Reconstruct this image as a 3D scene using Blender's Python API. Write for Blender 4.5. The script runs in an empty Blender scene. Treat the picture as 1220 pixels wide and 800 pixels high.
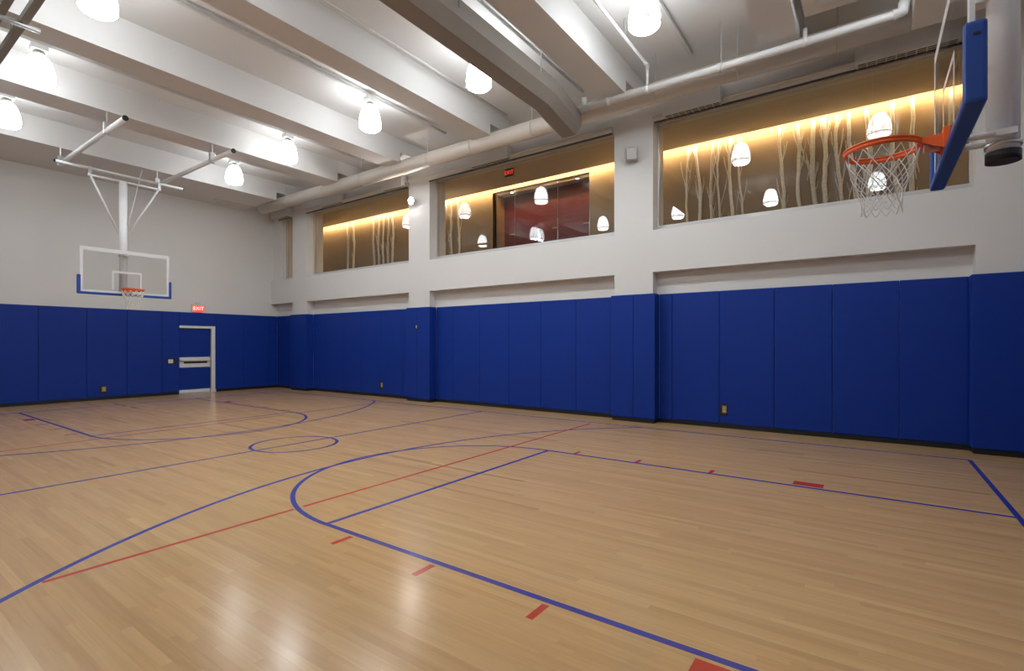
import bpy, bmesh, math, random
from mathutils import Vector, Matrix
random.seed(7)
PI = math.pi
S = bpy.context.scene
COL = S.collection

# ------------------------------------------------------------------ camera, world, exposure
CAMH = 1.61
cam_d = bpy.data.cameras.new('camera'); cam = bpy.data.objects.new('camera', cam_d); COL.objects.link(cam)
cam.location = (0, 0, CAMH); cam.rotation_euler = (PI/2, 0, math.radians(35.44))
cam_d.sensor_width = 36; cam_d.lens = 600/1220*36; cam_d.shift_y = 10/1220
cam_d.clip_start = 0.05; cam_d.clip_end = 200
S.camera = cam
w = bpy.data.worlds.new('world'); S.world = w; w.use_nodes = True
w.node_tree.nodes['Background'].inputs[0].default_value = (0.6, 0.65, 0.7, 1)
w.node_tree.nodes['Background'].inputs[1].default_value = 0.05
S.view_settings.view_transform = 'Standard'; S.view_settings.look = 'None'
S.view_settings.gamma = 1; S.view_settings.use_curve_mapping = False
S.view_settings.exposure = 0.62
LAMP_E = 11.5           # strength of the bell lamps (glass); their open mouths are brighter
MOUTH_E = 95.0
COVE_E = 62.0

# ------------------------------------------------------------------ dimensions (metres; camera over the origin)
XF, XN = -18.0, 2.95          # end walls
YL, YR = -1.2, 10.23          # side walls (lower right wall face)
YP = 9.97                     # face of pillars and spandrel
YG = 10.27                    # window glass
ZC = 6.91                     # ceiling
ZB = 6.31                     # beam soffit
SILL, HEAD = 3.92, 6.20
PADT = 2.63

# ------------------------------------------------------------------ materials
MATS = {}
def principled(name, col, rough=0.5, metal=0.0, spec=0.5):
    m = bpy.data.materials.new(name); m.use_nodes = True
    b = m.node_tree.nodes['Principled BSDF']
    b.inputs['Base Color'].default_value = (*col, 1); b.inputs['Roughness'].default_value = rough
    b.inputs['Metallic'].default_value = metal; b.inputs['Specular IOR Level'].default_value = spec
    MATS[name] = m
    return m, m.node_tree, b
def noisy(name, c1, c2, scale, rough=0.6, bump=0.0, bscale=None, metal=0.0, spec=0.5, stretch=(1,1,1), detail=4):
    m, nt, b = principled(name, c1, rough, metal, spec)
    N, L = nt.nodes, nt.links
    geo = N.new('ShaderNodeNewGeometry'); mp = N.new('ShaderNodeMapping'); mp.inputs['Scale'].default_value = stretch
    nz = N.new('ShaderNodeTexNoise'); nz.inputs['Scale'].default_value = scale; nz.inputs['Detail'].default_value = detail
    L.new(geo.outputs['Position'], mp.inputs['Vector']); L.new(mp.outputs[0], nz.inputs['Vector'])
    mx = N.new('ShaderNodeMix'); mx.data_type = 'RGBA'
    mx.inputs['A'].default_value = (*c1, 1); mx.inputs['B'].default_value = (*c2, 1)
    L.new(nz.outputs['Fac'], mx.inputs['Factor']); L.new(mx.outputs['Result'], b.inputs['Base Color'])
    if bump:
        n2 = N.new('ShaderNodeTexNoise'); n2.inputs['Scale'].default_value = bscale or scale*4; n2.inputs['Detail'].default_value = 3
        L.new(mp.outputs[0], n2.inputs['Vector'])
        bp = N.new('ShaderNodeBump'); bp.inputs['Strength'].default_value = bump; bp.inputs['Distance'].default_value = 0.01
        L.new(n2.outputs['Fac'], bp.inputs['Height']); L.new(bp.outputs[0], b.inputs['Normal'])
    return m
noisy('paint', (0.66,0.65,0.63), (0.70,0.69,0.67), 1.2, 0.55, 0.03, 60)
noisy('ceil', (0.69,0.68,0.665), (0.73,0.72,0.705), 0.8, 0.6, 0.03, 40)
noisy('duct', (0.60,0.54,0.465), (0.64,0.575,0.50), 1.5, 0.5, 0.02, 20)
noisy('pad', (0.005,0.031,0.25), (0.006,0.036,0.275), 3, 0.45, 0.06, 220, spec=0.22)
noisy('padboard', (0.008,0.06,0.31), (0.010,0.068,0.34), 5, 0.4, 0.08, 200)
noisy('ductshaded', (0.27,0.24,0.21), (0.30,0.27,0.235), 1.5, 0.5, 0.02, 20)  # duct paint again, with the branch duct's shade put into the colour
noisy('diffwhite', (0.66,0.65,0.63), (0.70,0.69,0.67), 3, 0.5)
noisy('black', (0.006,0.006,0.007), (0.012,0.012,0.012), 8, 0.5)
noisy('white', (0.72,0.72,0.72), (0.78,0.78,0.77), 6, 0.35)
noisy('mastwhite', (0.86,0.87,0.88), (0.90,0.905,0.91), 6, 0.35)
noisy('steel', (0.60,0.60,0.60), (0.66,0.66,0.65), 10, 0.3, metal=0.8)
noisy('alu', (0.45,0.44,0.42), (0.52,0.51,0.49), 10, 0.22, metal=0.85)
noisy('winframe', (0.50,0.495,0.48), (0.54,0.535,0.52), 4, 0.3, metal=0.2)
noisy('darkmetal', (0.28,0.27,0.23), (0.32,0.31,0.27), 10, 0.45, metal=0.3)
noisy('grille', (0.05,0.05,0.05), (0.08,0.08,0.075), 10, 0.6)
noisy('orange', (0.78,0.105,0.010), (0.86,0.13,0.015), 12, 0.35)
noisy('pink', (0.55,0.28,0.22), (0.62,0.33,0.27), 12, 0.5)
noisy('cord', (0.72,0.71,0.68), (0.80,0.79,0.76), 60, 0.8)
noisy('brass', (0.38,0.30,0.14), (0.45,0.36,0.18), 20, 0.4, metal=0.5)
noisy('corridor', (0.31,0.225,0.14), (0.34,0.25,0.16), 1.6, 0.6)
noisy('corrceil', (0.62,0.55,0.45), (0.66,0.585,0.48), 1.2, 0.7)
noisy('wood', (0.36,0.19,0.075), (0.46,0.26,0.11), 3, 0.45, stretch=(6,6,0.6))
noisy('red', (0.13,0.010,0.020), (0.15,0.013,0.025), 2, 0.35)
noisy('bark', (0.92,0.91,0.88), (0.50,0.47,0.43), 14, 0.7, 0.1, 40, stretch=(1,1,2.5))
noisy('carpet', (0.18,0.16,0.14), (0.24,0.21,0.18), 30, 0.9)
noisy('subfloor', (0.16,0.10,0.06), (0.20,0.13,0.075), 3, 0.8)
noisy('plastic', (0.55,0.55,0.53), (0.60,0.60,0.58), 10, 0.45)

def emit(name, col, s):
    m = bpy.data.materials.new(name); m.use_nodes = True; nt = m.node_tree
    nt.nodes.remove(nt.nodes['Principled BSDF'])
    e = nt.nodes.new('ShaderNodeEmission'); e.inputs[0].default_value = (*col, 1); e.inputs[1].default_value = s
    nt.links.new(e.outputs[0], nt.nodes['Material Output'].inputs[0]); MATS[name] = m
    return m
for sfx, k, k2 in (('_a', 1.05, 1.05), ('_b', 1.05, 1.25), ('_c', 1.05, 1.2), ('_d', 0.65, 1.0), ('_e', 0.75, 0.6), ('_f', 0.9, 0.33)):   # strengths set row by row so brightness falls off towards the room's ends
    m = emit('lampglass'+sfx, (0.93, 0.985, 1.02), LAMP_E*k); emit('lampmouth'+sfx, (0.93, 0.985, 1.02), MOUTH_E*k2)
    N, L = m.node_tree.nodes, m.node_tree.links                     # prismatic ribs of the glass bell
    tc = N.new('ShaderNodeTexCoord'); nz = N.new('ShaderNodeTexVoronoi'); nz.inputs['Scale'].default_value = 16
    mr = N.new('ShaderNodeMapRange'); mr.inputs['From Max'].default_value = 0.7
    mr.inputs['To Min'].default_value = LAMP_E*k*0.35; mr.inputs['To Max'].default_value = LAMP_E*k*1.65
    L.new(tc.outputs['Object'], nz.inputs['Vector']); L.new(nz.outputs['Distance'], mr.inputs['Value'])
    L.new(mr.outputs[0], [n for n in N if n.type == 'EMISSION'][0].inputs['Strength'])
emit('cove', (1.0, 0.70, 0.36), COVE_E)
emit('exitred', (1.0, 0.08, 0.05), 0.9)
emit('exittext', (1.0, 0.55, 0.45), 1.6)
emit('downlight', (1.0, 0.85, 0.65), 12.0)
emit('wallglobe', (1.0, 0.93, 0.88), 190.0)

def glass(name, tint, base, dirt=0.0):
    m = bpy.data.materials.new(name); m.use_nodes = True; nt = m.node_tree; N, L = nt.nodes, nt.links
    N.remove(N['Principled BSDF'])
    lw = N.new('ShaderNodeLayerWeight'); lw.inputs['Blend'].default_value = 0.5
    p = N.new('ShaderNodeMath'); p.operation = 'POWER'; p.inputs[1].default_value = 5
    q = N.new('ShaderNodeMath'); q.operation = 'MULTIPLY_ADD'; q.inputs[1].default_value = 1-base; q.inputs[2].default_value = base
    tr = N.new('ShaderNodeBsdfTransparent'); tr.inputs[0].default_value = (*tint, 1)
    gl = N.new('ShaderNodeBsdfGlossy'); gl.inputs['Roughness'].default_value = 0.0
    mx = N.new('ShaderNodeMixShader')
    L.new(lw.outputs['Facing'], p.inputs[0]); L.new(p.outputs[0], q.inputs[0]); L.new(q.outputs[0], mx.inputs[0])
    L.new(tr.outputs[0], mx.inputs[1]); L.new(gl.outputs[0], mx.inputs[2])
    L.new(mx.outputs[0], N['Material Output'].inputs[0]); MATS[name] = m
glass('winglass', (0.92, 0.93, 0.92), 0.032)
glass('boardglass', (0.97, 0.98, 0.975), 0.04)

def floor_material(name, paint=None):
    m, nt, b = principled(name, (0.5,0.32,0.18), 0.27, 0.0, 0.36)
    N, L = nt.nodes, nt.links
    geo = N.new('ShaderNodeNewGeometry')
    rn = N.new('ShaderNodeTexNoise'); rn.inputs['Scale'].default_value = 2.2; rn.inputs['Detail'].default_value = 5
    L.new(geo.outputs['Position'], rn.inputs['Vector'])
    mr = N.new('ShaderNodeMapRange'); mr.inputs['To Min'].default_value = 0.16; mr.inputs['To Max'].default_value = 0.27
    L.new(rn.outputs['Fac'], mr.inputs['Value']); L.new(mr.outputs[0], b.inputs['Roughness'])
    if paint:
        b.inputs['Base Color'].default_value = (*paint, 1)
        return m
    at = N.new('ShaderNodeAttribute'); at.attribute_name = 'tone'
    cb = N.new('ShaderNodeCombineXYZ')
    sc = N.new('ShaderNodeMath'); sc.operation = 'MULTIPLY'; sc.inputs[1].default_value = 37.0
    L.new(at.outputs['Fac'], sc.inputs[0]); L.new(sc.outputs[0], cb.inputs['Z'])
    ad = N.new('ShaderNodeVectorMath'); ad.operation = 'ADD'
    L.new(geo.outputs['Position'], ad.inputs[0]); L.new(cb.outputs[0], ad.inputs[1])
    mp = N.new('ShaderNodeMapping'); mp.inputs['Scale'].default_value = (1.6, 38, 1)
    L.new(ad.outputs[0], mp.inputs['Vector'])
    gn = N.new('ShaderNodeTexNoise'); gn.inputs['Scale'].default_value = 1.0; gn.inputs['Detail'].default_value = 5; gn.inputs['Distortion'].default_value = 0.6
    L.new(mp.outputs[0], gn.inputs['Vector'])
    cr = N.new('ShaderNodeValToRGB'); e = cr.color_ramp.elements
    e[0].position = 0.0; e[0].color = (0.40,0.228,0.096,1); e[1].position = 1.0; e[1].color = (0.70,0.47,0.24,1)
    for pos, c in ((0.18,(0.495,0.295,0.130,1)),(0.5,(0.55,0.337,0.152,1)),(0.85,(0.595,0.38,0.178,1))):
        k = cr.color_ramp.elements.new(pos); k.color = c
    L.new(at.outputs['Fac'], cr.inputs[0])
    hs = N.new('ShaderNodeHueSaturation'); L.new(cr.outputs[0], hs.inputs['Color'])
    mv = N.new('ShaderNodeMapRange'); mv.inputs['From Min'].default_value = 0.3; mv.inputs['From Max'].default_value = 0.7
    mv.inputs['To Min'].default_value = 0.925; mv.inputs['To Max'].default_value = 1.055
    L.new(gn.outputs['Fac'], mv.inputs['Value']); L.new(mv.outputs[0], hs.inputs['Value'])
    L.new(hs.outputs[0], b.inputs['Base Color'])
    return m
floor_material('maple'); floor_material('bluepaint', (0.035,0.045,0.30)); floor_material('redpaint', (0.48,0.045,0.03))

# ------------------------------------------------------------------ mesh helpers
def link(o, parent=None):
    COL.objects.link(o)
    if parent: o.parent = parent
    return o
def tag(o, label=None, cat=None, group=None, kind=None):
    if label: o['label'] = label
    if cat: o['category'] = cat
    if group: o['group'] = group
    if kind: o['kind'] = kind
    return o
def empty(name, loc, label=None, cat=None, group=None, kind=None):
    o = bpy.data.objects.new(name, None); o.location = loc; o.empty_display_size = 0.1
    link(o); bpy.context.view_layer.update()
    return tag(o, label, cat, group, kind)
class MB:
    def __init__(s): s.bm = bmesh.new()
    def box(s, x0, x1, y0, y1, z0, z1, bev=0.0, seg=2):
        r = bmesh.ops.create_cube(s.bm, size=1)
        vs = r['verts']
        for v in vs:
            v.co = Vector((x0 if v.co.x < 0 else x1, y0 if v.co.y < 0 else y1, z0 if v.co.z < 0 else z1))
        if bev:
            es = list({e for v in vs for e in v.link_edges})
            bmesh.ops.bevel(s.bm, geom=es, offset=bev, segments=seg, affect='EDGES', profile=0.6)
        return s
    def tube(s, pts, r, n=12, cap=True):
        pts = [Vector(p) for p in pts]
        rs = r if isinstance(r, (list, tuple)) else [r]*len(pts)
        rings = []; up = None
        for i, p in enumerate(pts):
            d = (pts[min(i+1, len(pts)-1)] - pts[max(i-1, 0)]).normalized()
            if up is None:
                a = Vector((0,0,1)) if abs(d.z) < 0.9 else Vector((1,0,0))
                up = (a - d*a.dot(d)).normalized()
            else:
                up = (up - d*up.dot(d)).normalized()
            sd = d.cross(up); k = 1.0
            if 0 < i < len(pts)-1:
                c = (pts[i]-pts[i-1]).normalized().dot(d); k = 1/max(c, 0.5)
            rings.append([s.bm.verts.new(p + (up*math.cos(2*PI*j/n) + sd*math.sin(2*PI*j/n))*rs[i]) for j in range(n)])
        for a, b in zip(rings, rings[1:]):
            for j in range(n):
                f = s.bm.faces.new((a[j], a[(j+1)%n], b[(j+1)%n], b[j])); f.smooth = n > 8
        if cap:
            s.bm.faces.new(rings[0][::-1]); s.bm.faces.new(rings[-1])
        return s
    def lathe(s, prof, n=24, cx=0, cy=0, close=False):
        rings = []
        for r, z in prof:
            rings.append([s.bm.verts.new((cx + r*math.cos(2*PI*j/n), cy + r*math.sin(2*PI*j/n), z)) for j in range(n)])
        pairs = list(zip(rings, rings[1:])) + ([(rings[-1], rings[0])] if close else [])
        for a, b in pairs:
            for j in range(n):
                f = s.bm.faces.new((a[j], a[(j+1)%n], b[(j+1)%n], b[j])); f.smooth = True
        if not close:
            for rg in (rings[0], rings[-1]):
                try: s.bm.faces.new(rg)
                except ValueError: pass
        return s
    def poly(s, pts, n0, t):
        """prism: polygon pts (3d) extruded by vector n0*t"""
        a = [s.bm.verts.new(p) for p in pts]; b = [s.bm.verts.new(Vector(p) + Vector(n0)*t) for p in pts]
        s.bm.faces.new(a); s.bm.faces.new(b[::-1])
        for i in range(len(a)):
            j = (i+1) % len(a); s.bm.faces.new((a[i], b[i], b[j], a[j]))
        return s
    def build(s, name, mat, parent=None, loc=None):
        """loc: parent-space origin for vertices given in world axes; vertices are taken as they are (local to parent)"""
        bmesh.ops.recalc_face_normals(s.bm, faces=s.bm.faces)
        me = bpy.data.meshes.new(name); s.bm.to_mesh(me); s.bm.free()
        me.materials.append(MATS[mat])
        o = bpy.data.objects.new(name, me)
        if loc: o.location = loc
        return link(o, parent)
def part(name, mat, parent, *boxes, bev=0.0, seg=2):
    m = MB()
    for b in boxes: m.box(*b, bev=bev, seg=seg)
    return m.build(name, mat, parent)
def struct(name, mat, *boxes, bev=0.0):
    o = part(name, mat, None, *boxes, bev=bev); o['kind'] = 'structure'
    return o
def copy_tree(o, parent=None):
    c = o.copy(); link(c, parent)
    for ch in list(o.children): copy_tree(ch, c)
    return c

# ------------------------------------------------------------------ floor: slab, planks, court markings
def proj(x, y, z=0.0):
    fx, fy = -math.cos(math.radians(54.56)), math.sin(math.radians(54.56)); rx, ry = fy, -fx
    d = x*fx + y*fy; l = x*rx + y*ry
    if d < 0.4: return None
    return 610 + 600*l/d, 410 - 600*(z-CAMH)/d
floor = struct('floor', 'subfloor', (XF-0.3, XN+0.2, YL-0.2, YR+0.4, -0.2, -0.012))
PW = 0.0571
planks = []
k = 0; y = YL
while y < YR:
    y1 = min(y + PW, YR); x = XF - random.random()*0.9
    while x < XN:
        L_ = random.choice((0.55,0.75,0.95,1.2,1.5,1.9,2.3)); x1 = x + L_
        a, b = max(x, XF), min(x1, XN)
        if b - a > 0.05:
            t = min(1, max(0, random.gauss(0.5, 0.145)))
            ps = [proj(*c) for c in ((a,y),(b,y),(b,y1),(a,y1))]
            area = 0
            if all(ps):
                cx = sum(p[0] for p in ps)/4; cy = sum(p[1] for p in ps)/4
                if 0 < cx < 1220 and 0 < cy < 800:
                    area = abs(sum(ps[i][0]*ps[(i+1)%4][1] - ps[(i+1)%4][0]*ps[i][1] for i in range(4)))/2
            planks.append((area, a, b, y, y1, t))
        x = x1
    y = y1
planks.sort(key=lambda p: -p[0])
G = 0.00012
def plank_mesh(name, lst, local):
    V, Fc, T = [], [], []
    for (_, a, b, y0, y1, t) in lst:
        o = len(V); ox, oy = ((a+b)/2, (y0+y1)/2) if local else (0, 0)
        for z in (0.0, -0.0125):
            V += [(a+G-ox, y0+G-oy, z), (b-G-ox, y0+G-oy, z), (b-G-ox, y1-G-oy, z), (a+G-ox, y1-G-oy, z)]
        Fc += [tuple(o+i for i in f) for f in ((0,1,2,3),(7,6,5,4),(0,4,5,1),(1,5,6,2),(2,6,7,3),(3,7,4,0))]
        T += [t]*8
    me = bpy.data.meshes.new(name); me.from_pydata(V, [], Fc)
    at = me.attributes.new('tone', 'FLOAT', 'POINT'); at.data.foreach_set('value', T)
    me.materials.append(MATS['maple'])
    return me
for p in planks[:300]:
    o = bpy.data.objects.new('plank', plank_mesh('plank', [p], True)); o.location = ((p[1]+p[2])/2, (p[3]+p[4])/2, 0); link(o, floor)
o = bpy.data.objects.new('planks', plank_mesh('planks', planks[300:], False)); link(o, floor); o['kind'] = 'stuff'

LZ = [0.0]
def line_mesh(name, mat, quads):
    LZ[0] = (LZ[0] + 0.00006) % 0.0006
    z1 = 0.0006 + LZ[0]
    V, Fc = [], []
    (cl, closed) = quads
    n = len(cl)
    for (xa, ya), (xb, yb) in cl:
        V += [(xa,ya,0.0001),(xb,yb,0.0001),(xb,yb,z1),(xa,ya,z1)]
    for i in range(n if closed else n-1):
        a, b = 4*i, 4*((i+1) % n)
        Fc += [(a+k2, a+(k2+1)%4, b+(k2+1)%4, b+k2) for k2 in range(4)]
    if not closed: Fc += [(3,2,1,0), (4*n-4, 4*n-3, 4*n-2, 4*n-1)]
    me = bpy.data.meshes.new(name); me.from_pydata(V, [], Fc); me.materials.append(MATS[mat]); me.update()
    bm = bmesh.new(); bm.from_mesh(me); bmesh.ops.recalc_face_normals(bm, faces=bm.faces); bm.to_mesh(me); bm.free()
    return link(bpy.data.objects.new(name, me), floor)
LW = 0.05
def seg(name, mat, x0, y0, x1, y1, wd=LW):
    d = Vector((x1-x0, y1-y0)).normalized(); n = Vector((-d.y, d.x))*wd/2
    return line_mesh(name, mat, ([((x0+n.x,y0+n.y),(x0-n.x,y0-n.y)), ((x1+n.x,y1+n.y),(x1-n.x,y1-n.y))], False))
def arc(name, mat, cx, cy, r, a0, a1, wd=LW, n=72):
    closed = abs(a1-a0) > 359.9
    pts = []
    for i in range(n if closed else n+1):
        a = math.radians(a0 + (a1-a0)*i/n); c, s_ = math.cos(a), math.sin(a)
        pts.append(((cx+(r+wd/2)*c, cy+(r+wd/2)*s_), (cx+(r-wd/2)*c, cy+(r-wd/2)*s_)))
    return line_mesh(name, mat, (pts, closed))
SY0, SY1 = -0.16, 9.36
BN, BF, MID = 1.12, -16.2, -7.55
seg('sideline', 'bluepaint', BF, SY1, BN, SY1); seg('sideline', 'bluepaint', BF, SY0, BN, SY0)
seg('baseline', 'bluepaint', BN, SY0, BN, SY1); seg('baseline', 'bluepaint', BF, SY0, BF, SY1)
seg('half_line', 'bluepaint', MID, SY0, MID, SY1)
arc('centre_circle', 'bluepaint', MID, 4.58, 0.64, 0, 360)
def key(ft, base, yl, yr, sgn):
    yc = (yl+yr)/2
    seg('lane_line', 'bluepaint', ft, yl, base, yl); seg('lane_line', 'bluepaint', ft, yr, base, yr)
    seg('free_throw_line', 'bluepaint', ft, yl, ft, yr)
    a0 = 90 if sgn > 0 else -90
    arc('free_throw_circle', 'bluepaint', ft, yc, (yr-yl)/2, a0, a0+180)
key(-3.96, BN, 2.70, 6.51, 1); key(-11.1, BF, 2.90, 6.68, -1)
def three(cx, cy, r, sgn):
    t0 = math.degrees(math.asin((SY1-cy)/r)); t1 = math.degrees(math.asin((cy-SY0)/r))
    if sgn > 0: arc('three_point_arc', 'bluepaint', cx, cy, r, 180-t0, 180+t1)
    else: arc('three_point_arc', 'bluepaint', cx, cy, r, -t1, t0)
three(0.42, 4.6, 6.22, 1); three(-15.55, 4.75, 6.18, -1)
for (xa, ya, xb, yb) in ((-4.55,0.93,-4.57,2.76),(-4.57,2.86,-4.61,9.2),(-4.54,SY0,-4.55,0.72)):
    seg('red_line', 'redpaint', xa, ya, xb, yb, 0.04)
for (xa, ya, xb, yb) in ((-10.5,SY0,-10.8,6.3),(-10.84,6.7,-10.95,9.2)): seg('red_line', 'redpaint', xa, ya, xb, yb, 0.04)
for sgn, yl, yr, ox in ((1, 2.70, 6.51, 0), (-1, 2.90, 6.68, -15.1)):
    for xx in (-3.53, -2.59, -1.63):
        X_ = xx if sgn > 0 else ox - xx
        seg('lane_mark', 'redpaint', X_, yl-0.05, X_, yl-0.24); seg('lane_mark', 'redpaint', X_, yr+0.03, X_, yr+0.2)
    for side in (0, 1):
        Y_ = yl-0.14 if side == 0 else yr+0.15
        a, b = (-0.73, -0.43) if sgn > 0 else (ox+0.73, ox+0.43)
        seg('lane_block', 'redpaint', a, Y_, b, Y_, 0.17)

# ------------------------------------------------------------------ shell
ceiling = struct('ceiling', 'ceil', (XF-0.3, XN+0.2, YL-0.2, 10.8, ZC, ZC+0.2))
beams = [(-18.0,-15.8,ZB),(-13.24,-12.55,ZB),(-10.49,-9.91,ZB),(-7.47,-6.96,ZB),(-4.29,-3.74,ZB),(-1.42,-0.89,ZB),(2.2,2.95,ZB)]
YBE = 8.94                    # the beams step up here to clear the duct
for (a, b, z) in beams:
    m_ = MB(); m_.poly([(a,YL,z),(a,YBE,z),(a,YBE,6.56),(a,YP,6.56),(a,YP,ZC+0.02),(a,YL,ZC+0.02)], (1,0,0), b-a); m_.build('beam', 'ceil', ceiling)
part('bulkhead', 'ceil', ceiling, (0.47, 1.15, 2.5, 9.20, 6.10, ZC+0.02), bev=0.012)

P = [(-16.58,-15.72), (-10.70,-9.88), (-4.43,-3.59), (1.26, XN)]     # pillars
wr = struct('wall_right', 'paint', (XF-0.3, XN+0.2, YR, 10.6, 0, 3.10), (XF-0.3, XN+0.2, YP, 10.6, HEAD, ZC))
part('spandrel', 'paint', wr, (XF-0.02, P[0][0]-0.0005, YP, 10.6, 3.07, SILL), *[(P[i][1]+0.0005, P[i+1][0]-0.0005, YP, 10.6, 3.07, SILL) for i in range(3)])
for (a, b) in P: part('pillar', 'paint', wr, (a, b, YP, 10.6, 0, HEAD-0.0005))
part('pillar', 'paint', wr, (XF-0.02, -17.42, YP+0.1, 10.6, SILL+0.0005, HEAD-0.0005))
wb = struct('wall_back', 'paint', (XF-0.3, XF, YL-0.2, 6.90, 0, ZC), (XF-0.3, XF, 8.0, 10.8, 0, ZC), (XF-0.3, XF, 6.90, 8.0, 2.2, ZC))
wl = struct('wall_left', 'paint', (XF-0.3, XN+0.2, YL-0.2, YL, 0, ZC))
wn = struct('wall_front', 'paint', (XN, XN+0.2, YL-0.2, 10.8, 0, ZC))

# padding panels (each its own mesh, under its wall) and the black base below them
def pads_x(parent, xs, yf, yb, z0=0.085, z1=PADT):      # facing -y, seams along x
    for a, b in zip(xs, xs[1:]):
        part('padding_panel', 'pad', parent, (a+0.002, b-0.002, yf, yb, z0, z1), bev=0.012)
def pads_y(parent, ys, xf, xb, z0=0.085, z1=PADT):
    for a, b in zip(ys, ys[1:]):
        part('padding_panel', 'pad', parent, (min(xf,xb), max(xf,xb), a+0.002, b-0.002, z0, z1), bev=0.012)
PF, PPF = 10.18, 9.915
def run(a, b, w0=0.92):
    xs = [b]
    while xs[-1] - w0 > a + 0.25: xs.append(xs[-1] - w0)
    return [a] + xs[::-1]
pads_x(wr, [-3.531,-3.27,-2.36,-1.42,-0.53,0.38,1.21], PF, YR)
pads_x(wr, [-9.82,-9.20,-8.27,-7.34,-6.40,-5.46,-4.48], PF, YR)
pads_x(wr, [-15.66,-14.9,-13.98,-13.06,-12.14,-11.2,-10.76], PF, YR)
pads_x(wr, [-17.947,-17.3,-16.63], PF, YR)
for (a, b), mid in zip(P[:3], (-16.15,-10.31,-3.99)):
    pads_x(wr, [a-0.055, mid, b+0.06], PPF, YP)
    for xa, xb in ((a-0.055, a), (b, b+0.06)):
        part('padding_panel', 'pad', wr, (xa, xb, YP+0.002, PF-0.002, 0.085, PADT), bev=0.01)
pads_x(wr, [1.205, 2.1, XN], PPF, YP)
part('padding_panel', 'pad', wr, (1.205, 1.26, YP+0.002, PF, 0.085, PADT), bev=0.01)
pads_y(wb, [YL,-0.2,0.75,1.70,2.65,3.59,4.60,5.55,6.45,6.935], -17.945, XF)
pads_y(wb, [8.03,8.95,9.87,10.182], -17.945, XF)
pads_y(wb, [6.935,8.03], -17.945, XF, 2.205, PADT)
pads_x(wl, run(XF+0.06, XN), YL+0.055, YL); pads_y(wn, run(YL+0.06, 9.9), XN-0.055, XN)
bb = struct('baseboard_right', 'black', (XF, P[0][0]-0.02, YR-0.035, YR, 0.0005, 0.082))
bb2 = []
segs = [(-15.7,-10.72),(-9.86,-4.45),(-3.56,1.24)]
for a, b in segs: part('base_strip', 'black', bb, (a, b, YR-0.035, YR, 0.0005, 0.082))
for (a, b) in P: part('base_strip', 'black', bb, (a-0.03, b+(0.03 if b < 2 else 0), YP-0.035, YR-0.04, 0.0005, 0.082))
struct('baseboard_back', 'black', (XF, XF+0.035, YL, 6.93, 0.0005, 0.082), (XF, XF+0.035, 8.06, YR-0.04, 0.0005, 0.082))
struct('baseboard_left', 'black', (XF+0.04, XN-0.04, YL, YL+0.035, 0.0005, 0.082))
struct('baseboard_front', 'black', (XN-0.035, XN, YL+0.04, 9.9, 0.0005, 0.082))

# door in the end wall
d = struct('door_1', 'alu', (XF-0.14, XF-0.09, 6.94, 7.92, 0.012, 2.14))
part('door_frame', 'white', d, (XF-0.16, XF-0.02, 6.90, 6.935, 0, 2.2), (XF-0.16, XF-0.001, 7.925, 7.999, 0, 2.199), (XF-0.16, XF-0.001, 6.936, 7.924, 2.145, 2.199), bev=0.006)
part('frame_face', 'white', d, (XF, XF+0.035, 7.90, 8.02, 0, 2.2), (XF, XF+0.035, 6.94, 7.8995, 2.12, 2.2), bev=0.004)
part('padding_panel', 'pad', d, (XF-0.09, XF-0.05, 6.95, 7.9, 1.19, 2.10), bev=0.012)
part('padding_panel', 'pad', d, (XF-0.09, XF-0.05, 6.95, 7.9, 0.14, 0.83), bev=0.012)
pb = part('crash_plate', 'white', d, (XF-0.09, XF-0.06, 6.945, 7.905, 0.845, 1.175), bev=0.008)
part('crash_bar', 'white', pb, (XF-0.06, XF+0.0, 6.97, 7.88, 1.06, 1.15), bev=0.012)
part('bar_slot', 'black', pb, (XF-0.062, XF-0.052, 7.1, 7.80, 0.975, 1.035))
part('kick_plate', 'white', d, (XF-0.09, XF-0.07, 6.95, 7.9, 0.02, 0.12), bev=0.004)
part('threshold', 'steel', d, (XF-0.2, XF+0.06, 6.94, 8.02, 0.0007, 0.012), bev=0.003)

# windows: frame (structure) > panes
def window(name, x0, x1, joints):
    z0, z1 = SILL, HEAD
    f = struct(name, 'winframe', (x0, x1, YG-0.05, YG+0.05, z0, z0+0.125), (x0, x1, YG-0.05, YG+0.05, z1-0.06, z1),
               (x0, x0+0.035, YG-0.05, YG+0.05, z0+0.125, z1-0.06), (x1-0.035, x1, YG-0.05, YG+0.05, z0+0.125, z1-0.06), bev=0.006)
    xs = [x0+0.035] + joints + [x1-0.035]
    for a, b in zip(xs, xs[1:]):
        part('pane', 'winglass', f, (a+0.002, b-0.002, YG-0.006, YG+0.006, z0+0.125, z1-0.06))
    return f
window('window_1', -3.59, 1.26, [-2.43, -1.2, 0.03])
window('window_2', -9.88, -4.43, [-8.61, -7.23, -5.85])
window('window_3', -15.72, -10.70, [-14.45, -13.2, -11.95])
window('window_4', -17.42, -16.58, [])

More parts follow.
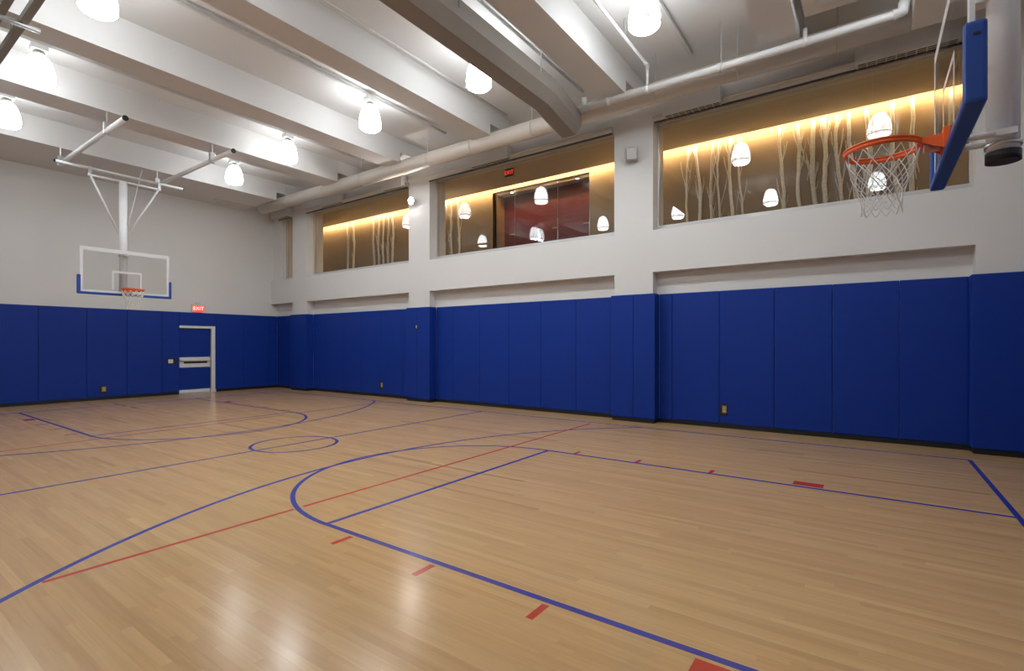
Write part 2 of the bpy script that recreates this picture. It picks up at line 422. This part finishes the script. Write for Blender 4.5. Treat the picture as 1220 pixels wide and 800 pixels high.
# ------------------------------------------------------------------ corridor behind the windows
CYB, CZC, CZF = 12.65, 6.42, 3.60
cf = struct('floor_corridor', 'carpet', (-24, 4.5, 10.6, 13.9, CZF-0.15, CZF))
cc = struct('ceiling_corridor', 'corrceil', (-24, 4.5, 10.6, CYB-0.22, CZC, CZC+0.1), (-24, 4.5, CYB-0.26, CYB-0.22, CZC+0.1, CZC+0.42), (-24, 4.5, 10.6, 13.9, CZC+0.42, CZC+0.5))
RX0, RX1 = -9.75, -6.36
cw = struct('wall_corridor', 'corridor', (-24, RX0, CYB, CYB+0.2, CZF, CZC+0.42), (RX1, 4.5, CYB, CYB+0.2, CZF, CZC+0.42), (RX0, RX1, CYB, CYB+0.08, CZC-0.03, CZC+0.42))
struct('wall_corridor_end', 'corrceil', (-24.1, -24, 10.6, 13.9, CZF, CZC+0.42), (4.5, 4.6, 10.6, 13.9, CZF, CZC+0.42), (-19.1, -18.95, 11.5, CYB, CZF, CZC-0.003))
led = part('led_strip', 'cove', None, (-18.8, 4.4, CYB-0.175, CYB-0.15, CZC+0.06, CZC+0.085))
tag(led, 'warm glowing strip light hidden in the ceiling slot along the corridor wall', 'strip light')
struct('wall_red', 'red', (RX0-0.01, RX1+0.5, 13.28, 13.4, CZF, CZC+0.02))
struct('ceiling_alcove', 'corrceil', (RX0, RX1+0.5, CYB+0.08, 13.28, CZC-0.03, CZC+0.03))
struct('trim_1', 'wood', (RX0-0.05, RX0, CYB-0.02, 13.28, CZF, CZC-0.03))
struct('trim_2', 'wood', (RX1+0.45, RX1+0.5, CYB+0.2, 13.28, CZF, CZC-0.03))
for i, (xx, nm) in enumerate(((-9.0,'left'), (-7.35,'right'))):
    pass
for xx in (-9.22, -6.9):
    dl = empty('recessed_light', (xx, 12.95, CZC-0.03), 'small round recessed light in the ceiling before the red wall', 'ceiling light', 'recessed lights before the red wall')
    MB().lathe([(0.045,-0.004),(0.07,-0.004),(0.07,0.0),(0.045,0.0)], 20, close=True).build('trim_ring', 'white', dl)
    MB().lathe([(0.044,-0.002),(0.044,0.0)], 20).build('lens', 'downlight', dl)
# glass doors in front of the red wall
for (xa, xb, nm) in ((-9.70,-8.95,'left'), (-8.94,-7.42,'mid'), (-7.41,-6.4,'right')):
    gd = part('glass_partition', 'boardglass', None, (xa, xb, 12.74, 12.752, CZF, CZC-0.04))
    tag(gd, {'left':'frameless glass panel before the red wall, beside the wooden return','mid':'wide frameless glass panel in the middle of the red wall alcove','right':'frameless glass panel with a handle at the plain end of the red wall'}[nm], 'glass panel', 'glass panels before the red wall')
    part('edge_strip', 'alu', gd, (xb-0.012, xb, 12.735, 12.757, CZF, CZC-0.04))
    part('handle', 'brass', gd, (xb-0.18, xb-0.03, 12.70, 12.73, 4.99, 5.02), (xb-0.17, xb-0.15, 12.70, 12.745, 4.995, 5.015), (xb-0.06, xb-0.04, 12.70, 12.745, 4.995, 5.015), bev=0.003)

# birch trunks standing before the corridor wall
def birch(x, lean, r, label, group, seed, branches=4, y=12.42):
    rd = random.Random(seed)
    h = CZC - CZF - 0.004
    t = empty('birch_trunk', (x, y, CZF), label, 'tree trunk', group)
    pts = []; rs = []; K = 14; ph = rd.uniform(0, 6.28)
    for i in range(K+1):
        f = i/K
        pts.append((-lean*(1-f)*1.2 + 0.03*math.sin(ph + f*7) + rd.uniform(-0.012,0.012)*(0<i<K), rd.uniform(-0.008,0.008), h*f)); rs.append(r*(1.0-0.35*f)*rd.uniform(0.92,1.08))
    MB().tube(pts, rs, 9).build('trunk', 'bark', t)
    for b in range(branches+2):
        i = rd.randint(5, K-2); p = Vector(pts[i]); s = rd.choice((-1,1)); dn = rd.random() < 0.3
        L_ = rd.uniform(0.3, 0.75)*(-0.7 if dn else 1)
        q = p + Vector((s*abs(L_)*rd.uniform(0.10,0.24), rd.uniform(-0.03,0.0), L_))
        if q.z > h-0.02: q = p + (q-p)*((h-0.03-p.z)/(q.z-p.z))
        m_ = (p+q)/2 + Vector((s*0.015,0,0))
        MB().tube([p, m_, q], [r*0.30, r*0.24, r*0.12], 6).build('branch', 'bark', t)
        e_ = m_ + Vector((s*0.05, -0.01, 0.22)); e_.z = min(e_.z, h-0.01)
        MB().tube([m_, (m_+e_)/2 + Vector((s*0.01,0,0)), e_], [r*0.15, r*0.12, r*0.07], 5).build('twig', 'bark', t)
def px2x(px, Y): 
    l = (px-610)/600; a = math.radians(54.56)
    return Y/(math.sin(a)+l*math.cos(a))*(-math.cos(a)+l*math.sin(a))
W1L = 'slender white birch trunk in the corridor behind the window nearest the large hoop'
for i, (pxt, ln, r) in enumerate(((818,0.05,0.035),(830,0.10,0.05),(847,0.04,0.04),(855.5,0.04,0.03),(869.5,0.05,0.045),(879,0.1,0.03),(930,0.05,0.045),(949,0.1,0.05),(967,0.08,0.06),(980,0.10,0.055),(996,0.10,0.045),(1012,0.1,0.05),(1033,0.05,0.06),(1062,0.1,0.05),(1085,0.05,0.05))):
    birch(px2x(pxt, 12.57), -ln, r, W1L, 'birch trunks behind the large window', 100+i, 4, 12.575 + 0.006*((i % 3)-1))
W2L = 'slender white birch trunk behind glass, beside the red walled alcove'
for i, (pxt, ln, r) in enumerate(((531,-0.05,0.035),(537,0.06,0.045),(546,0.02,0.05))):
    birch(px2x(pxt, 12.57), -ln, r, W2L, 'birch trunks beside the red alcove', 200+i, 3, 12.575 + 0.006*((i % 3)-1))
W3L = 'slender white birch trunk in the corridor behind the window farthest from the large hoop'
for i, (pxt, ln, r) in enumerate(((414,0.02,0.05),(421,0.02,0.05),(445,0.02,0.05),(451,0.04,0.045),(456.5,0.04,0.045),(462,0.04,0.045),(467.5,0.03,0.05))):
    birch(px2x(pxt, 12.57), -ln, r, W3L, 'birch trunks behind the distant window', 300+i, 3, 12.575 + 0.006*((i % 3)-1))

# ------------------------------------------------------------------ text and exit signs
def text_mesh(name, s_, size, mat, parent, loc, rot, depth=0.004):
    cu = bpy.data.curves.new(name, 'FONT'); cu.body = s_; cu.size = size; cu.extrude = depth; cu.align_x = 'CENTER'; cu.align_y = 'CENTER'
    to = bpy.data.objects.new(name+'_tmp', cu); COL.objects.link(to); bpy.context.view_layer.update()
    me = bpy.data.meshes.new_from_object(to.evaluated_get(bpy.context.evaluated_depsgraph_get()))
    bpy.data.objects.remove(to); bpy.data.curves.remove(cu)
    me.materials.clear(); me.materials.append(MATS[mat])
    o = bpy.data.objects.new(name, me); o.location = loc; o.rotation_euler = rot
    return link(o, parent)
ex = empty('exit_sign', (XF, 7.49, 2.64), 'red glowing exit sign on the wall above the padded door', 'exit sign')
part('housing', 'plastic', ex, (0, 0.05, -0.20, 0.20, 0, 0.28), bev=0.008)
part('bracket', 'plastic', ex, (0, 0.04, -0.08, 0.08, 0.28, 0.33), bev=0.006)
part('face', 'exitred', ex, (0.05, 0.056, -0.17, 0.17, 0.01, 0.235))
text_mesh('lettering', 'EXIT', 0.155, 'exittext', ex, (0.057, 0, 0.125), (PI/2, 0, PI/2), 0.002)
ex2 = empty('exit_sign', (-7.92, 11.0, CZC), 'exit sign with red letters hanging from the corridor ceiling behind glass', 'exit sign')
MB().tube([(0,0,0),(0,0,-0.09)], 0.012, 10).build('stem', 'plastic', ex2)
part('panel', 'grille', ex2, (-0.15, 0.15, -0.012, 0.012, -0.30, -0.09), bev=0.005)
text_mesh('lettering', 'EXIT', 0.15, 'exitred', ex2, (0, -0.014, -0.20), (PI/2, 0, 0), 0.002)

# ------------------------------------------------------------------ basketball hoops
def hoop(name, rim_xy, sgn, rim_z, ztop, label, mast_dx=0.65, mb=-0.22):
    """rim centre at rim_xy; board on the +sgn*x side; root Empty at the board's foot"""
    X, Y = rim_xy
    t = empty(name, (X, Y, rim_z), label, 'basketball hoop')
    s = sgn
    bx = 0.375*s                         # front face of the glass
    def bxx(a, b): return (min(a*s, b*s), max(a*s, b*s))
    zb = -0.10; zt = zb + 1.07; hw = 0.915
    part('backboard', 'boardglass', t, (*bxx(0.375, 0.388), -hw+0.02, hw-0.02, zb+0.02, zt-0.02))
    brd = part('board_frame', 'white', t, (*bxx(0.373, 0.40), -hw, -hw+0.03, zb, zt), (*bxx(0.373, 0.40), hw-0.03, hw, zb, zt),
         (*bxx(0.373, 0.40), -hw+0.03, hw-0.03, zt-0.06, zt), (*bxx(0.373, 0.40), -hw+0.03, hw-0.03, zb, zb+0.035), bev=0.004)
    # white border lines and shooter square on the glass
    lw = 0.05; f = 0.3738
    part('border_line', 'white', t, (*bxx(f, 0.375), -hw+0.03, -hw+0.03+0.03, zb+0.035, zt-0.035), (*bxx(f, 0.375), hw-0.06, hw-0.03, zb+0.035, zt-0.035),
         (*bxx(f, 0.375), -hw+0.06, hw-0.06, zt-0.085, zt-0.06), (*bxx(f, 0.375), -hw+0.06, hw-0.06, zb+0.035, zb+0.06))
    part('target_square', 'white', t, (*bxx(f, 0.375), -0.305, -0.27, 0.0, 0.455), (*bxx(f, 0.375), 0.27, 0.305, 0.0, 0.455), (*bxx(f, 0.375), -0.27, 0.27, 0.41, 0.455))
    # blue edge padding: bottom and lower corners
    part('edge_pad', 'padboard', t, (*bxx(0.345, 0.445), -hw-0.045, hw+0.045, zb-0.045, zb+0.012), bev=0.02, seg=3)
    for sd in (-1, 1):
        ya, yb = sorted((sd*(hw-0.012), sd*(hw+0.047)))
        ep = part('edge_pad', 'padboard', t, (*bxx(0.345, 0.445), ya, yb, zb-0.043, zb+0.40), bev=0.022, seg=3)
        part('bolt_slot', 'black', ep, (*bxx(0.385, 0.415), min(sd*(hw+0.0465), sd*(hw+0.049)), max(sd*(hw+0.0465), sd*(hw+0.049)), zb+0.318, zb+0.334))
    # rim
    rm = MB()
    R = 0.229; n = 40
    ring = [(R + 0.010*math.cos(a), 0.010*math.sin(a)) for a in [2*PI*i/8 for i in range(8)]]
    rm.lathe(ring, n, close=True)
    rm.lathe([(R-0.004,-0.038),(R+0.004,-0.038),(R+0.004,-0.006),(R-0.004,-0.006)], n, close=True)
    rim = rm.build('rim', 'orange', t)
    br = MB()
    br.poly([(0.20*s,-0.055,-0.03),(0.36*s,-0.09,-0.03),(0.36*s,0.09,-0.03),(0.20*s,0.055,-0.03)], (0,0,1), 0.035)
    br.box(*bxx(0.34, 0.374), -0.10, 0.10, -0.10, 0.045, bev=0.004)
    br.poly([(0.345*s,-0.088,-0.095),(0.345*s,-0.088,-0.03),(0.23*s,-0.06,-0.03)], (0,1,0), 0.006)
    br.poly([(0.345*s,0.082,-0.095),(0.345*s,0.082,-0.03),(0.23*s,0.054,-0.03)], (0,1,0), 0.006)
    br.build('bracket', 'orange', rim)
    MB().box(*bxx(0.24, 0.335), -0.035, 0.035, -0.085, -0.032, bev=0.01).build('spring_box', 'pink', rim)
    # net
    nm = MB(); N_ = 12; rows = 7; prof = [(0.222,-0.04),(0.205,-0.12),(0.185,-0.19),(0.163,-0.26),(0.142,-0.32),(0.128,-0.38),(0.122,-0.43),(0.128,-0.48)]
    rr = 0.0034 if sgn > 0 else 0.0075
    def nd(k, i):
        a = 2*PI*(i + 0.5*(k % 2))/N_; jr = 1 + 0.02*math.sin(3*i+k)
        return Vector((prof[k][0]*jr*math.cos(a), prof[k][0]*jr*math.sin(a), prof[k][1]))
    for k in range(rows):
        for i in range(N_):
            p = nd(k, i)
            for j in ((i, i-1) if k % 2 == 0 else (i, i+1)):
                q = nd(k+1, j); mid_ = (p+q)/2; mid_ *= 1.0; mid_.z -= 0.004
                nm.tube([p, mid_, q], rr, 5, cap=False)
    nm.build('net', 'cord', t)
    # mast behind the board, with cap, collar and arms
    mx = mast_dx*s; zt_ = ztop - rim_z
    mast = MB().tube([(mx,0,mb),(mx,0,zt_)], 0.0835, 24).build('mast', 'mastwhite', t)
    MB().tube([(mx,0,mb-0.015),(mx,0,mb+0.05)], 0.09, 24).build('end_cap', 'black', mast)
    MB().tube([(mx,0,mb+0.08),(mx,0,mb+0.105)], 0.094, 24).build('collar', 'steel', mast)
    MB().tube([(mx,0,0.86),(mx,0,0.90)], 0.094, 24).build('collar', 'steel', mast)
    ar = MB().tube([(0.42*s,-0.10,-0.07),(mx,-0.10,-0.07)], 0.022, 12).tube([(0.42*s,0.10,-0.07),(mx,0.10,-0.07)], 0.022, 12)
    ar.box(*bxx(0.40, 0.43), -0.16, 0.16, -0.10, -0.04).box(*sorted((mx-0.05, mx+0.05)), -0.125, 0.125, -0.09, -0.05)
    ar.build('support_arm', 'white', t)
    part('support_arm', 'white', t, (*bxx(0.40, mast_dx), -0.05, 0.05, 0.84, 0.92), bev=0.005)
    MB().tube([(0.41*s,-0.86,0.93),(0.41*s,0,0.93),(0.41*s,0.86,0.93)], 0.02, 10).build('support_arm', 'white', t)
    return t, mx, zt_
far, mx, zt_ = hoop('basketball_hoop', (-14.57, 4.62), -1, 2.93, 5.66, 'small distant basketball hoop with glass backboard hung before the wall with the exit door', mb=-0.09)
near, mxn, ztn = hoop('basketball_hoop', (0.065, 4.60), 1, 3.05, 6.10, 'large basketball hoop with blue edged glass backboard beside the corner pillar')
# ceiling frame of the distant hoop (local to its root)
def rel(o, x, y, z): return (x-o.location.x, y-o.location.y, z-o.location.z)
def pipe(root, name, mat, pts, r, n=12): return MB().tube([rel(root, *p) for p in pts], r, n).build(name, mat, root)
MX = far.location.x + mx
cp = pipe(far, 'cross_pipe', 'white', [(MX,3.92,5.66),(MX,5.44,5.66)], 0.03)
cq = pipe(far, 'cross_pipe', 'white', [(MX-0.05,3.34,5.83),(MX-0.05,5.98,5.83)], 0.034)
for yy in (3.33, 5.99): pipe(far, 'end_cap', 'black', [(MX-0.05,yy-0.012,5.83),(MX-0.05,yy+0.012,5.83)], 0.036)
for yy in (3.96, 5.40):
    MB().box(*[v for ab in zip(rel(far, MX-0.07, yy-0.03, 5.64), rel(far, MX+0.02, yy+0.03, 5.86)) for v in ab], bev=0.006).build('clamp', 'steel', far)
for yy, yb in ((3.98, 4.53), (5.38, 4.72)): pipe(far, 'brace', 'white', [(MX,yy,5.64),(MX,yb,4.36)], 0.024)
pipe(far, 'back_brace', 'white', [(MX-0.09,4.72,4.5),(-16.0,5.28,ZB)], 0.018)
for yy in (3.55, 5.55):
    rp = pipe(far, 'support_pipe', 'white', [(-15.88,yy,5.92),(-11.58,yy,5.92)], 0.05)
    pipe(far, 'end_cap', 'black', [(-11.59,yy,5.92),(-11.565,yy,5.92)], 0.052)
    for xx, zz in ((-12.6, ZB), (-15.78, ZB)):
        pipe(far, 'hanger', 'steel', [(xx,yy,5.9),(xx,yy,zz)], 0.016, 8)
        MB().box(*[v for ab in zip(rel(far, xx-0.04, yy-0.055, 5.87), rel(far, xx+0.04, yy+0.055, 6.10)) for v in ab], bev=0.006).build('clamp', 'steel', far)
# ceiling fixing of the near hoop
pipe(near, 'cross_pipe', 'white', [(near.location.x+mxn, 3.9, 6.06),(near.location.x+mxn, 5.3, 6.06)], 0.035)
for yy, yb in ((3.95, 4.52), (5.25, 4.68)): pipe(near, 'brace', 'white', [(near.location.x+mxn,yy,6.05),(near.location.x+mxn,yb,4.9)], 0.024)

# ------------------------------------------------------------------ lamps and their conduits
def make_lamp(loc, label, ztop=6.80, sfx=''):
    t = empty('pendant_lamp', loc, label, 'pendant lamp', 'bell shaped pendant lamps under the ceiling')
    h = ztop - loc[2]
    m = MB()
    prof = [(0.075,0.50),(0.125,0.465),(0.165,0.40),(0.195,0.31),(0.215,0.21),(0.223,0.13),(0.220,0.06),(0.200,0.018),(0.165,0.0)]
    m.lathe(prof[::-1], 28)
    m.build('glass_bell', 'lampglass'+sfx, t)
    MB().lathe([(0.165,-0.004),(0.165,-0.001)], 28).build('lens', 'lampmouth'+sfx, t)
    MB().lathe([(0.224,0.045),(0.232,0.045),(0.232,0.062),(0.224,0.062)], 28, close=True).build('band', 'alu', t)
    MB().lathe([(0.075,0.50),(0.08,0.51),(0.08,0.55),(0.05,0.56),(0.05,0.57)], 18).build('neck', 'darkmetal', t)
    part('ballast_box', 'white', t, (-0.09,0.09,-0.11,0.11,0.57,h-0.01), bev=0.01)
    return t
rows = [(-2.66,'beside the thin sprinkler branch'), (-5.68,'beside the eight sided duct'), (-8.65,'in the middle ceiling bay'), (-11.85,'before the distant hoop frame'), (-14.7,'above the distant hoop'), (0.16,'above the large hoop')]
Ypix = {-2.66:(7.03,2.4), -5.68:(6.96,2.4), -8.65:(6.96,2.34), -11.85:(7.0,2.38), -14.7:(7.07,2.45), 0.16:(7.05,2.4)}
for x, ds in rows:
    for j, yy in enumerate(Ypix[x]):
        make_lamp((x*0.991, yy*0.991, 6.12), 'glass bell lamp %s, %s' % (ds, 'nearer the windows' if j == 0 else 'farther from the windows'), sfx='_' + 'abcdef'[[r_[0] for r_ in rows].index(x)])
    cd = empty('conduit', (x*0.991, 4.6, 6.83), 'grey conduit carrying two lamps %s' % ds, 'conduit', 'lamp conduits')
    y1 = 9.2 if x != 0.16 else 7.6
    part('rail', 'plastic', cd, (-0.03, 0.03, -5.6, y1-4.6, -0.03, 0.03), bev=0.006)
    for yy in (-4.5, -0.6, 2.9): MB().tube([(0,yy,0.03),(0,yy,ZC-6.83)], 0.008, 8).build('hanger', 'steel', cd)

# ------------------------------------------------------------------ ducts and pipes by the windows
dt = empty('air_duct', (-8, 9.12, 6.25), 'long round cream painted duct running above the windows', 'duct')
MB().tube([(XF+1.0+8,0,0),(8.465,0,0)], 0.18, 28).build('duct_body', 'duct', dt)
for xx in (-15.4,-13.4,-11.6,-9.0,-7.6,-5.9,-3.2,-1.8,-0.4): 
    MB().tube([(xx+8-0.015,0,0),(xx+8+0.015,0,0)], 0.186, 28).build('seam_band', 'duct', dt)
    MB().tube([(xx+8,-0.1,0.14),(xx+8,-0.1,ZC-6.25 if not any(a<=xx<=b for a,b,_ in beams) else 6.56-6.25)], 0.008, 8).build('hanger', 'steel', dt)
# slanted branch duct
br = empty('branch_duct', (-4.70, 5.0, 6.04), 'shade darkened eight sided duct crossing the ceiling down to the long round duct', 'duct')
def oct_duct(pts, w0, h0):
    m = MB(); rings = []
    for i, p in enumerate(pts):
        p = Vector(p); prof = []
        for (u, v) in ((-1,-0.45),(-0.5,-1),(0.5,-1),(1,-0.45),(1,0.45),(0.5,1),(-0.5,1),(-1,0.45)):
            prof.append(m.bm.verts.new(p + Vector((u*w0/2, 0, v*h0/2))))
        rings.append(prof)
    for a, b in zip(rings, rings[1:]):
        for j in range(8): m.bm.faces.new((a[j], a[(j+1)%8], b[(j+1)%8], b[j]))
    m.bm.faces.new(rings[0]); m.bm.faces.new(rings[-1][::-1])
    return m
oct_duct([(0,-6.2,0),(0,2.5,0),(-0.25,3.93,0.02)], 0.58, 0.54).build('duct_body', 'ductshaded', br)
for yy in (-3.0, 0.0, 2.0): MB().tube([(0.30,yy,0),(0.30,yy,ZC-6.04)], 0.007, 8).build('hanger', 'steel', br)
# sprinkler main, riser and branch
sp = empty('sprinkler_pipe', (-2, 8.74, 6.16), 'thick white sprinkler pipe running before the long round duct', 'pipe')
MB().tube([(-2.58,0,0),(2.30,0,0),(2.36,0,0.02),(2.38,0,0.10),(2.38,0,ZC-6.16)], 0.06, 16).build('main_pipe', 'white', sp)
MB().tube([(2.26,0,0),(2.36,0,0.015),(2.38,0,0.14)], 0.073, 16).build('elbow', 'white', sp)
for xx in (-2.0, -1.25, -0.02, 1.2):
    MB().tube([(xx-0.03,0,0),(xx+0.03,0,0)], 0.07, 16).build('coupling', 'white', sp)
MB().tube([(1.2,0,0),(1.2,0,0.20)], 0.03, 10).build('stub', 'white', sp)
for xx in (0.0, -2.1): MB().tube([(xx,0,0.05),(xx,0,ZC-6.16 if xx == 0 else ZB-6.16)], 0.009, 8).build('hanger', 'steel', sp)
MB().tube([(-2.50,0,0.05),(-2.50,-0.02,0.2)], 0.05, 10).build('valve', 'white', sp)
sb = empty('sprinkler_branch', (-3.25, 8.74, 6.235), 'thin white sprinkler branch rising from the thick pipe and crossing the ceiling', 'pipe')
MB().tube([(0,0,0),(0,0,0.32),(0,-0.03,0.36),(0,-9.5,0.36)], 0.026, 10).build('branch_pipe', 'white', sb)
MB().tube([(0,0,0.28),(0,-0.02,0.36),(0,-0.09,0.36)], 0.036, 10).build('elbow', 'white', sb)
for yy in (-1.0, -4.0, -7.0): MB().tube([(0,yy,0.36),(0,yy,ZC-6.235)], 0.008, 8).build('hanger', 'steel', sb)
v = empty('pipe_valve', (-5.35, 8.80, 6.50), 'white capped pipe fitting above the long duct near the eight sided duct', 'valve')
MB().tube([(0,0,-0.06),(0.16,0,0.02)], 0.065, 14).tube([(-0.05,0,-0.02),(-0.2,0,-0.02)], 0.05, 12).build('cap', 'white', v)
MB().tube([(0,0,0),(0,0,ZC-6.505)], 0.03, 10).build('riser', 'white', v)
# ceiling pipes along the bays
for (x, z, r, lb) in ((-6.62, 6.72, 0.022, 'thin white pipe along the near face of the middle beam'), (-4.72, 6.70, 0.03, 'thin grey rail above the eight sided duct')):
    pp = empty('ceiling_pipe', (x, 4.2, z), lb, 'pipe')
    MB().tube([(0,-5.3,0),(0,4.9,0)], r, 10).build('pipe_run', 'plastic', pp)
    for yy in (-3, 0.5, 3.5): MB().tube([(0,yy,0),(0,yy,ZC-z)], 0.007, 8).build('hanger', 'steel', pp)

# linear diffusers at the window heads
def diffuser(x0, x1, boxes, label):
    t = empty('linear_diffuser', ((x0+x1)/2, 9.95, 6.06), label, 'air diffuser')
    ox = (x0+x1)/2
    part('rail', 'diffwhite', t, (x0-ox, x1-ox, -0.06, 0.015, 0.02, 0.13), bev=0.006)
    MB().tube([(x0-ox,-0.07,0.11),(x1-ox,-0.07,0.11)], 0.03, 10).build('rail_pipe', 'duct', t)
    part('shadow_gap', 'grille', t, (x0-ox+0.01, x1-ox-0.01, -0.04, 0.01, 0.0, 0.02))
    for a, b in boxes:
        bx_ = part('plenum_box', 'diffwhite', t, (a-ox, b-ox, -0.22, 0.012, 0.03, 0.33), bev=0.008)
        part('grille_back', 'black', bx_, (a-ox+0.03, b-ox-0.03, -0.20, -0.02, 0.012, 0.03))
        for yy in (-0.14, -0.08): part('slat', 'duct', bx_, (a-ox+0.03, b-ox-0.03, yy-0.005, yy+0.005, 0.002, 0.012))
        n = max(4, int((b-a)/0.13))
        for i in range(n+1):
            xx = a-ox+0.03 + (b-a-0.06)*i/n
            part('crossbar', 'duct', bx_, (xx-0.008, xx+0.008, -0.2, -0.02, 0.004, 0.012))
        part('flange', 'diffwhite', bx_, (a-ox, b-ox, -0.222, -0.2, 0.0, 0.03), (a-ox, b-ox, -0.02, 0.0, 0.0, 0.03))
diffuser(-3.56, 1.25, [(-3.31,-2.24),(-0.2,1.1)], 'cream slot diffuser with two boxes over the window behind the large hoop')
diffuser(-9.86, -4.45, [(-8.25,-7.07)], 'cream slot diffuser with one box over the window facing the red wall')
diffuser(-15.70, -10.72, [(-14.6,-13.6),(-11.6,-10.74)], 'cream slot diffuser with two boxes over the window by the distant pillar')
diffuser(-17.40, -16.60, [(-17.2,-16.62)], 'short cream slot diffuser over the narrow window at the corner')

# air handling unit between the last beams
ac = empty('air_handler', (-0.25, 8.0, 6.50), 'boxy air unit with round duct hung under the ceiling near the large hoop', 'air unit')
part('casing', 'duct', ac, (-0.55, 0.35, -0.3, 0.62, -0.05, 0.36), bev=0.02)
MB().tube([(-0.25,-0.4,0.15),(-0.25,-3.6,0.15)], 0.16, 20).build('duct_collar', 'duct', ac)
part('access_panel', 'plastic', ac, (-0.35, 0.35, -0.3, 0.4, -0.062, -0.05), bev=0.004)

vt = empty('ceiling_vent', (-17.25, 8.35, ZB), 'narrow white slot vent in the soffit over the wall with the door', 'air vent')
part('frame', 'diffwhite', vt, (-0.11,-0.08,-0.66,0.66,-0.012,0), (0.08,0.11,-0.66,0.66,-0.012,0), (-0.08,0.08,-0.66,-0.63,-0.012,0), (-0.08,0.08,0.63,0.66,-0.012,0))
for k_ in (-0.04, 0.0, 0.04): part('slat', 'duct', vt, (k_-0.012,k_+0.012,-0.63,0.63,-0.008,0))
# overhead frame rails at the side of the room away from the windows
fr = empty('overhead_frame', (-9.1, 1.72, 6.0), 'dark steel rails and crossing pipe hung under the ceiling away from the windows', 'steel frame')
for yy in (0.03, -0.20, -0.40): part('rail', 'darkmetal', fr, (-2.6, 2.2, yy-0.045, yy+0.045, 0.02, 0.11), bev=0.006)
for xx in (-0.4, 1.6): MB().tube([(xx,-1.6,0),(xx,0.20,0)], 0.035, 12).build('cross_pipe', 'steel', fr)
for xx in (-1.1, 2.0):
    for yy in (0.03, -0.40): MB().tube([(xx,yy,0.1),(xx,yy,ZC-6.0 if xx > 0 else ZB-6.0)], 0.012, 8).build('hanger', 'steel', fr)

# ------------------------------------------------------------------ small wall fittings
fl = empty('flood_light', (-4.03, YP, 5.55), 'grey box fixture on the pillar between the large window and the red wall window', 'wall light')
part('back_plate', 'plastic', fl, (-0.06,0.06,-0.02,0,-0.06,0.06), bev=0.004)
hd = part('head', 'alu', fl, (-0.13,0.12,-0.20,-0.05,-0.14,0.13), bev=0.02); hd.rotation_euler = (0.25, 0, 0.35)
part('lens', 'plastic', hd, (-0.10,0.09,-0.206,-0.198,-0.11,0.10), bev=0.003)
MB().tube([(0,-0.01,0),(0,-0.09,0)], 0.03, 12).build('arm', 'darkmetal', fl)
gl = empty('wall_lamp', (-10.45, YP, 5.62), 'round glowing white lamp on the pillar by the distant window', 'wall light')
MB().tube([(0,0,0),(0,-0.05,0)], 0.05, 20).build('base', 'plastic', gl)
hm = MB().tube([(0,-0.04,0.0),(0.0,-0.07,0.0),(0.0,-0.14,-0.01),(0.0,-0.15,-0.012)], [0.05,0.09,0.105,0.105], 20).build('housing', 'plastic', gl)
MB().tube([(0,-0.151,-0.012),(0,-0.156,-0.0125),(0,-0.175,-0.014)], [0.098,0.095,0.05], 20).build('lens', 'wallglobe', gl)

def outlet(x, y, z, axis, label, col='brass', sw=0.10, sh=0.14):
    t = empty('wall_outlet', (x, y, z), label, 'outlet')
    if axis == 'y':
        part('recess_box', 'black', t, (-sw, sw*0.65, -0.003, 0, -sh*0.9, sh*0.75)); part('cover_plate', col, t, (-sw*0.4, sw*0.4, -0.009, -0.003, -sh*0.5, sh*0.5), bev=0.002)
        for zz in (-0.03, 0.025): part('socket', 'plastic', t, (-0.018, 0.018, -0.011, -0.009, zz-0.014, zz+0.014))
    else:
        part('recess_box', 'black', t, (0, 0.003, -sw, sw*0.65, -sh*0.9, sh*0.75)); part('cover_plate', col, t, (0.003, 0.009, -sw*0.5, sw*0.5, -sh*0.5, sh*0.5), bev=0.002)
        for zz in (-0.03, 0.025): part('socket', 'plastic', t, (0.009, 0.011, -0.018, 0.018, zz-0.014, zz+0.014))
    return t
outlet(-2.27, PF, 0.36, 'y', 'brass power outlet low in the blue padding behind the large hoop')
outlet(-12.1, PF, 0.36, 'y', 'power outlet low in the blue padding below the distant window')
outlet(-17.945, 4.99, 0.31, 'x', 'power outlet low in the blue padding of the wall with the door')
sw = empty('key_switch', (-17.945, 6.68, 1.06), 'white key switch on a dark plate beside the padded door', 'switch')
part('dark_plate', 'black', sw, (0,0.004,-0.11,0.19,-0.10,0.10)); part('switch_box', 'white', sw, (0.004,0.04,-0.07,0.06,-0.06,0.06), bev=0.006)
part('key_barrel', 'steel', sw, (0.04,0.05,-0.02,0.015,-0.02,0.015), bev=0.004)
ps = empty('pillar_socket', (-10.33, PPF, 2.1), 'small black fitting high on the padded pillar by the distant window', 'socket')
part('plate', 'black', ps, (-0.06,0.03,-0.004,0,-0.10,0.06)); part('insert', 'plastic', ps, (-0.02,0.015,-0.008,-0.004,-0.05,0.03))
